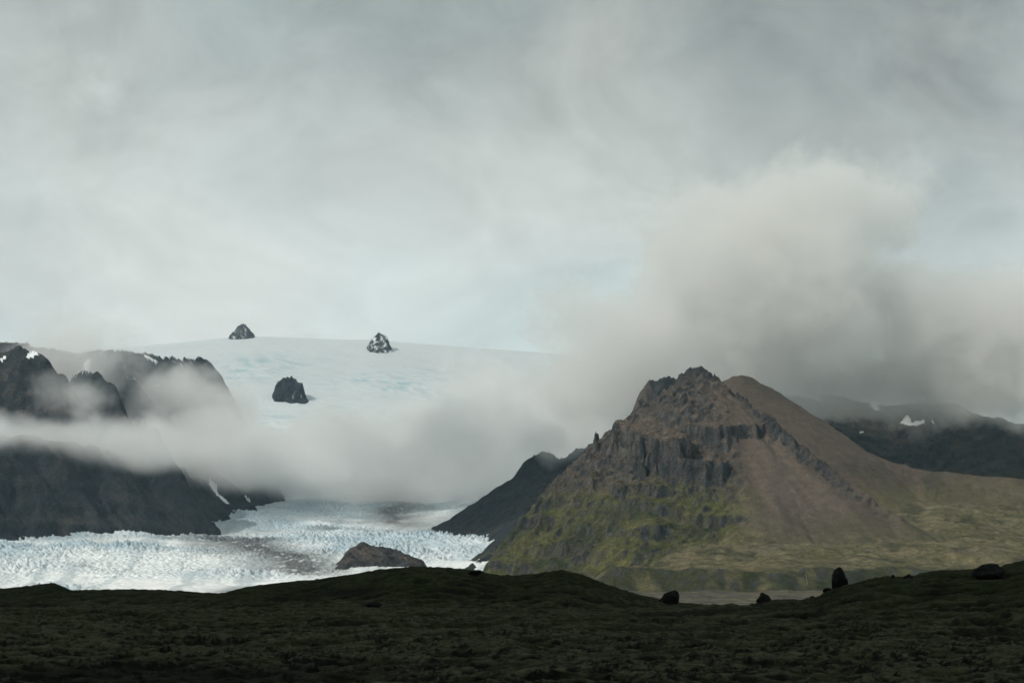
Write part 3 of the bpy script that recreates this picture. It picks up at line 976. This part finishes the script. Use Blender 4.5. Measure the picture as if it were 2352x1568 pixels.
for k, (poly, lab, d0, d1) in enumerate((
        (crop1((188, 505), (210, 488), (275, 482), (282, 500), (240, 515), (200, 528)), 'white snow patch on top of the brown knob at far left', 6300, 7900),
        (crop1((-40, 540), (50, 505), (20, 545), (-30, 565)), 'snow patch at the left edge on the side of the brown knob', 6000, 7900),
        (crop1((1025, 495), (1060, 500), (1135, 550), (1120, 562), (1060, 535)), 'broad snow slope under the crest of the misty dark ridge', 7400, 9300),
        (crop1((1495, 1420), (1515, 1420), (1560, 1470), (1640, 1555), (1625, 1555), (1545, 1490)), 'thin slanting snow streak low on the dark valley wall', 6500, 9300),
        (crop1((1750, 1505), (1762, 1505), (1800, 1545), (1790, 1550)), 'short snow streak on the valley wall beside the icefall', 6500, 9300))):
    on_terrain('snow_patch', lab, 'snow patch', SP, poly, left_h, d0, d1, M_snow, SNOW, 0.2, 2.5, 26, 920 + k)

M_water = bpy.data.materials.new('falling water')
M_water.use_nodes = True
gw = NT(M_water.node_tree)
bw = gw.n['Principled BSDF']
nw = gw.noise(gw.new('ShaderNodeTexCoord').outputs['Object'], 0.8, 4)
gw.put(bw.inputs['Base Color'], gw.mix(nw, (0.10, 0.12, 0.12, 1), (0.35, 0.37, 0.37, 1)))
bw.inputs['Roughness'].default_value = 0.4


def waterfall(pts, label, width=0.4):
    pts = np.array(pts, float)
    vs = np.linspace(pts[0, 1], pts[-1, 1], 22)
    us = np.interp(vs, pts[:, 1], pts[:, 0])
    P = []
    for u, v in zip(us, vs):
        d = hit(u, v, right_h, 2600, 4000, 1400)
        if d:
            x = (u - U0) / FPX * d
            P.append((x, d - 0.5, float(right_h(x, d)) + 0.5))
    bm = bmesh.new()
    rows = []
    r = random.Random(5)
    for i, (x, y, z) in enumerate(P):
        hw = width * (0.25 + 0.35 * i / len(P)) * r.uniform(0.7, 1.3)
        rows.append([bm.verts.new((x + hw * math.cos(a), y - hw * 0.6 * math.sin(a), z + 0.3 * math.sin(a))) for a in np.linspace(0, math.pi, 6)])
    for a, b in zip(rows[:-1], rows[1:]):
        for k in range(5):
            bm.faces.new((a[k], a[k + 1], b[k + 1], b[k]))
    me = bpy.data.meshes.new('waterfall')
    bm.to_mesh(me)
    bm.free()
    me.materials.append(M_water)
    o = bpy.data.objects.new('waterfall', me)
    col.objects.link(o)
    return tag(o, label, 'waterfall', None)


waterfall([(1851, 1318), (1852, 1330), (1855, 1342)], 'brightest thin waterfall on the green scarp, left of the upright boulder')

# ------------------------------------------------------------------ clouds
def box_bm(bm, c, r):
    m = bmesh.ops.create_cube(bm, size=2.0)
    bmesh.ops.scale(bm, vec=r, verts=m['verts'])
    bmesh.ops.translate(bm, vec=c, verts=m['verts'])


def ball_obj(name, c, r, mat, lump=0.0, seed=0, sub=4):
    """A lumpy closed ellipsoid."""
    bm = bmesh.new()
    bmesh.ops.create_icosphere(bm, subdivisions=sub, radius=1.0)
    co = np.array([v.co[:] for v in bm.verts])
    if lump:
        f = 1 + lump * (fbm(co[:, 0] * 2 + co[:, 2], co[:, 1] * 2 - co[:, 2], 1.3, 4, seed))
        co = co * f[:, None]
    co = co * np.array(r) + np.array(c)
    for v, q in zip(bm.verts, co):
        v.co = q
    me = bpy.data.meshes.new(name)
    bm.to_mesh(me)
    bm.free()
    me.materials.append(mat)
    o = bpy.data.objects.new(name, me)
    col.objects.link(o)
    return o


def cloud_mat(name, blobs, k, amp, scale, colour=(0.97, 0.98, 0.98), aniso=0.2, slab=None, detail=4, sharp=1.0, step=0.35, warp_amt=0.0):
    """Vapour whose density comes from soft ellipsoids (x, y, z, rx, ry, rz, weight) broken up by noise, in metres."""
    m = bpy.data.materials.new(name)
    m.use_nodes = True
    g = NT(m.node_tree)
    g.n.clear()
    P = g.new('ShaderNodeTexCoord').outputs['Object']
    nz = g.noise(P, 1.0 / scale, detail, 0.64)
    E = None
    for x, y, z, rx, ry, rz, wt in blobs:
        e = g.vm('LENGTH', g.vm('MULTIPLY', g.vm('SUBTRACT', P, (x, y, z)), (1 / rx, 1 / ry, 1 / rz)), out=1)
        e = g.m('MULTIPLY', g.m('SUBTRACT', 1.0, e), wt)
        E = e if E is None else g.m('MAXIMUM', E, e)
    D = g.m('MULTIPLY_ADD', g.m('SUBTRACT', nz, 0.5), amp, E)
    D = g.m('MULTIPLY', D, sharp, clamp=True)
    if slab:
        px, py, pz = g.sep(P)
        rise = g.m('MINIMUM', g.m('MULTIPLY', g.m('ADD', px, 600.0), 0.072), 0.0)
        z = g.m('MULTIPLY_ADD', g.m('SUBTRACT', nz, 0.5), slab[2], g.m('ADD', pz, rise))
        D = g.m('MULTIPLY', D, g.ramp(z, slab[0], slab[1]))
    v = g.new('ShaderNodeVolumePrincipled')
    v.inputs['Color'].default_value = tuple(colour) + (1,)
    v.inputs['Anisotropy'].default_value = aniso
    g.put(v.inputs['Density'], g.m('MULTIPLY', D, k))
    g.l.new(v.outputs[0], g.new('ShaderNodeOutputMaterial').inputs['Volume'])
    m.cycles.volume_step_rate = step
    return m


def box_obj(name, lo, hi, mat):
    bm = bmesh.new()
    c = [(a + b) / 2 for a, b in zip(lo, hi)]
    r = [(b - a) / 2 for a, b in zip(lo, hi)]
    box_bm(bm, c, r)
    me = bpy.data.meshes.new(name)
    bm.to_mesh(me)
    bm.free()
    me.materials.append(mat)
    o = bpy.data.objects.new(name, me)
    col.objects.link(o)
    return o


def blob(u, v, d, ru, ry, rv, wt=1.0):
    x, y, z = at(u, v, d)
    return (x, y, z, ru * d / FPX, ry, rv * d / FPX, wt)


MIST = [blob(960, 1068, 8700, 560, 1500, 112, 1.6), blob(520, 1045, 8000, 360, 900, 85, 1.0), blob(1280, 1010, 8600, 220, 900, 140, 1.0),
        blob(40, 1000, 6450, 340, 500, 48, 0.95), blob(300, 1035, 6850, 260, 450, 68, 0.95), blob(490, 945, 8550, 130, 500, 75, 1.3), blob(1268, 1022, 6900, 80, 250, 40, 0.6), blob(180, 850, 7900, 160, 400, 110, 1.2), blob(190, 905, 6930, 100, 240, 65, 1.05),
        blob(410, 935, 8300, 210, 500, 95, 1.25), blob(1230, 900, 8800, 200, 700, 60, 0.5)]
mm = cloud_mat('valley mist', MIST, 0.0040, 3.4, 330.0, slab=(395, 490, 160), step=0.22, detail=4, sharp=2.0, colour=(0.99, 0.995, 0.99))
tag(box_obj('mist', (-2600, 5550, 320), (1200, 10900, 1300), mm), 'pale bank of mist lying across the valley between glacier and ice cap', 'mist', kind='stuff')

PUFF = [blob(1740, 660, 6150, 330, 500, 250, 1.5), blob(1850, 500, 6200, 240, 400, 125, 1.3), blob(2040, 495, 6200, 110, 250, 80, 1.0), blob(2270, 790, 6300, 340, 500, 180, 1.4),
        blob(1430, 820, 6050, 200, 400, 170, 1.0), blob(1930, 880, 6450, 470, 420, 88, 1.25), blob(2080, 700, 6250, 170, 350, 110, 0.9)]
pm = cloud_mat('summit cloud', PUFF, 0.0052, 3.2, 240.0, step=0.18, detail=5, sharp=3.4, colour=(0.970, 0.974, 0.958))
tag(box_obj('cloud', (-150, 5300, 400), (2350, 7200, 1550), pm), 'grey billowing cloud resting on the brown peak and the hills behind it', 'cloud', kind='stuff')

def shade_cloud_mat(dens=0.02):  # plain vapour for the clouds added out of view to cast shade
    m = bpy.data.materials.new('unseen shade cloud')
    m.use_nodes = True
    g = NT(m.node_tree)
    g.n.clear()
    v = g.new('ShaderNodeVolumePrincipled')
    v.inputs['Color'].default_value = (0.98, 0.98, 0.98, 1)
    v.inputs['Density'].default_value = dens
    g.l.new(v.outputs[0], g.new('ShaderNodeOutputMaterial').inputs['Volume'])
    return m


dk = shade_cloud_mat()
tag(ball_obj('cloud', (-2500, -1900, 2650), (1700, 1500, 260), dk, 0.35, 5), 'unseen thick cloud overhead, added to shade the moss field', 'cloud', kind='stuff')  # out of view, added to keep the sun off the foreground
dk2 = shade_cloud_mat(0.00055)
dk3 = shade_cloud_mat(0.004)
tag(ball_obj('cloud', (-2300, 5050, 2750), (560, 900, 190), dk3, 0.3, 13), 'unseen cloud beside the valley, added to shade the upper glacier', 'cloud', kind='stuff')  # out of view, added to shade the ridge and the upper ice
tag(ball_obj('cloud', (-5600, 7600, 6200), (3300, 2600, 500), dk2, 0.3, 9), 'unseen high cloud, added to shade the ice cap', 'cloud', kind='stuff')  # out of view, added to dim the sun on the ice cap

hz = bpy.data.materials.new('thin air')
hz.use_nodes = True
gh = NT(hz.node_tree)
gh.n.clear()
vh = gh.new('ShaderNodeVolumePrincipled')
vh.inputs['Color'].default_value = (0.50, 0.80, 1.0, 1)
vh.inputs['Density'].default_value = 0.0000085
gh.l.new(vh.outputs[0], gh.new('ShaderNodeOutputMaterial').inputs['Volume'])
tag(box_obj('haze', (-25500, -300, -60), (25500, 42000, 2000), hz), kind='stuff')
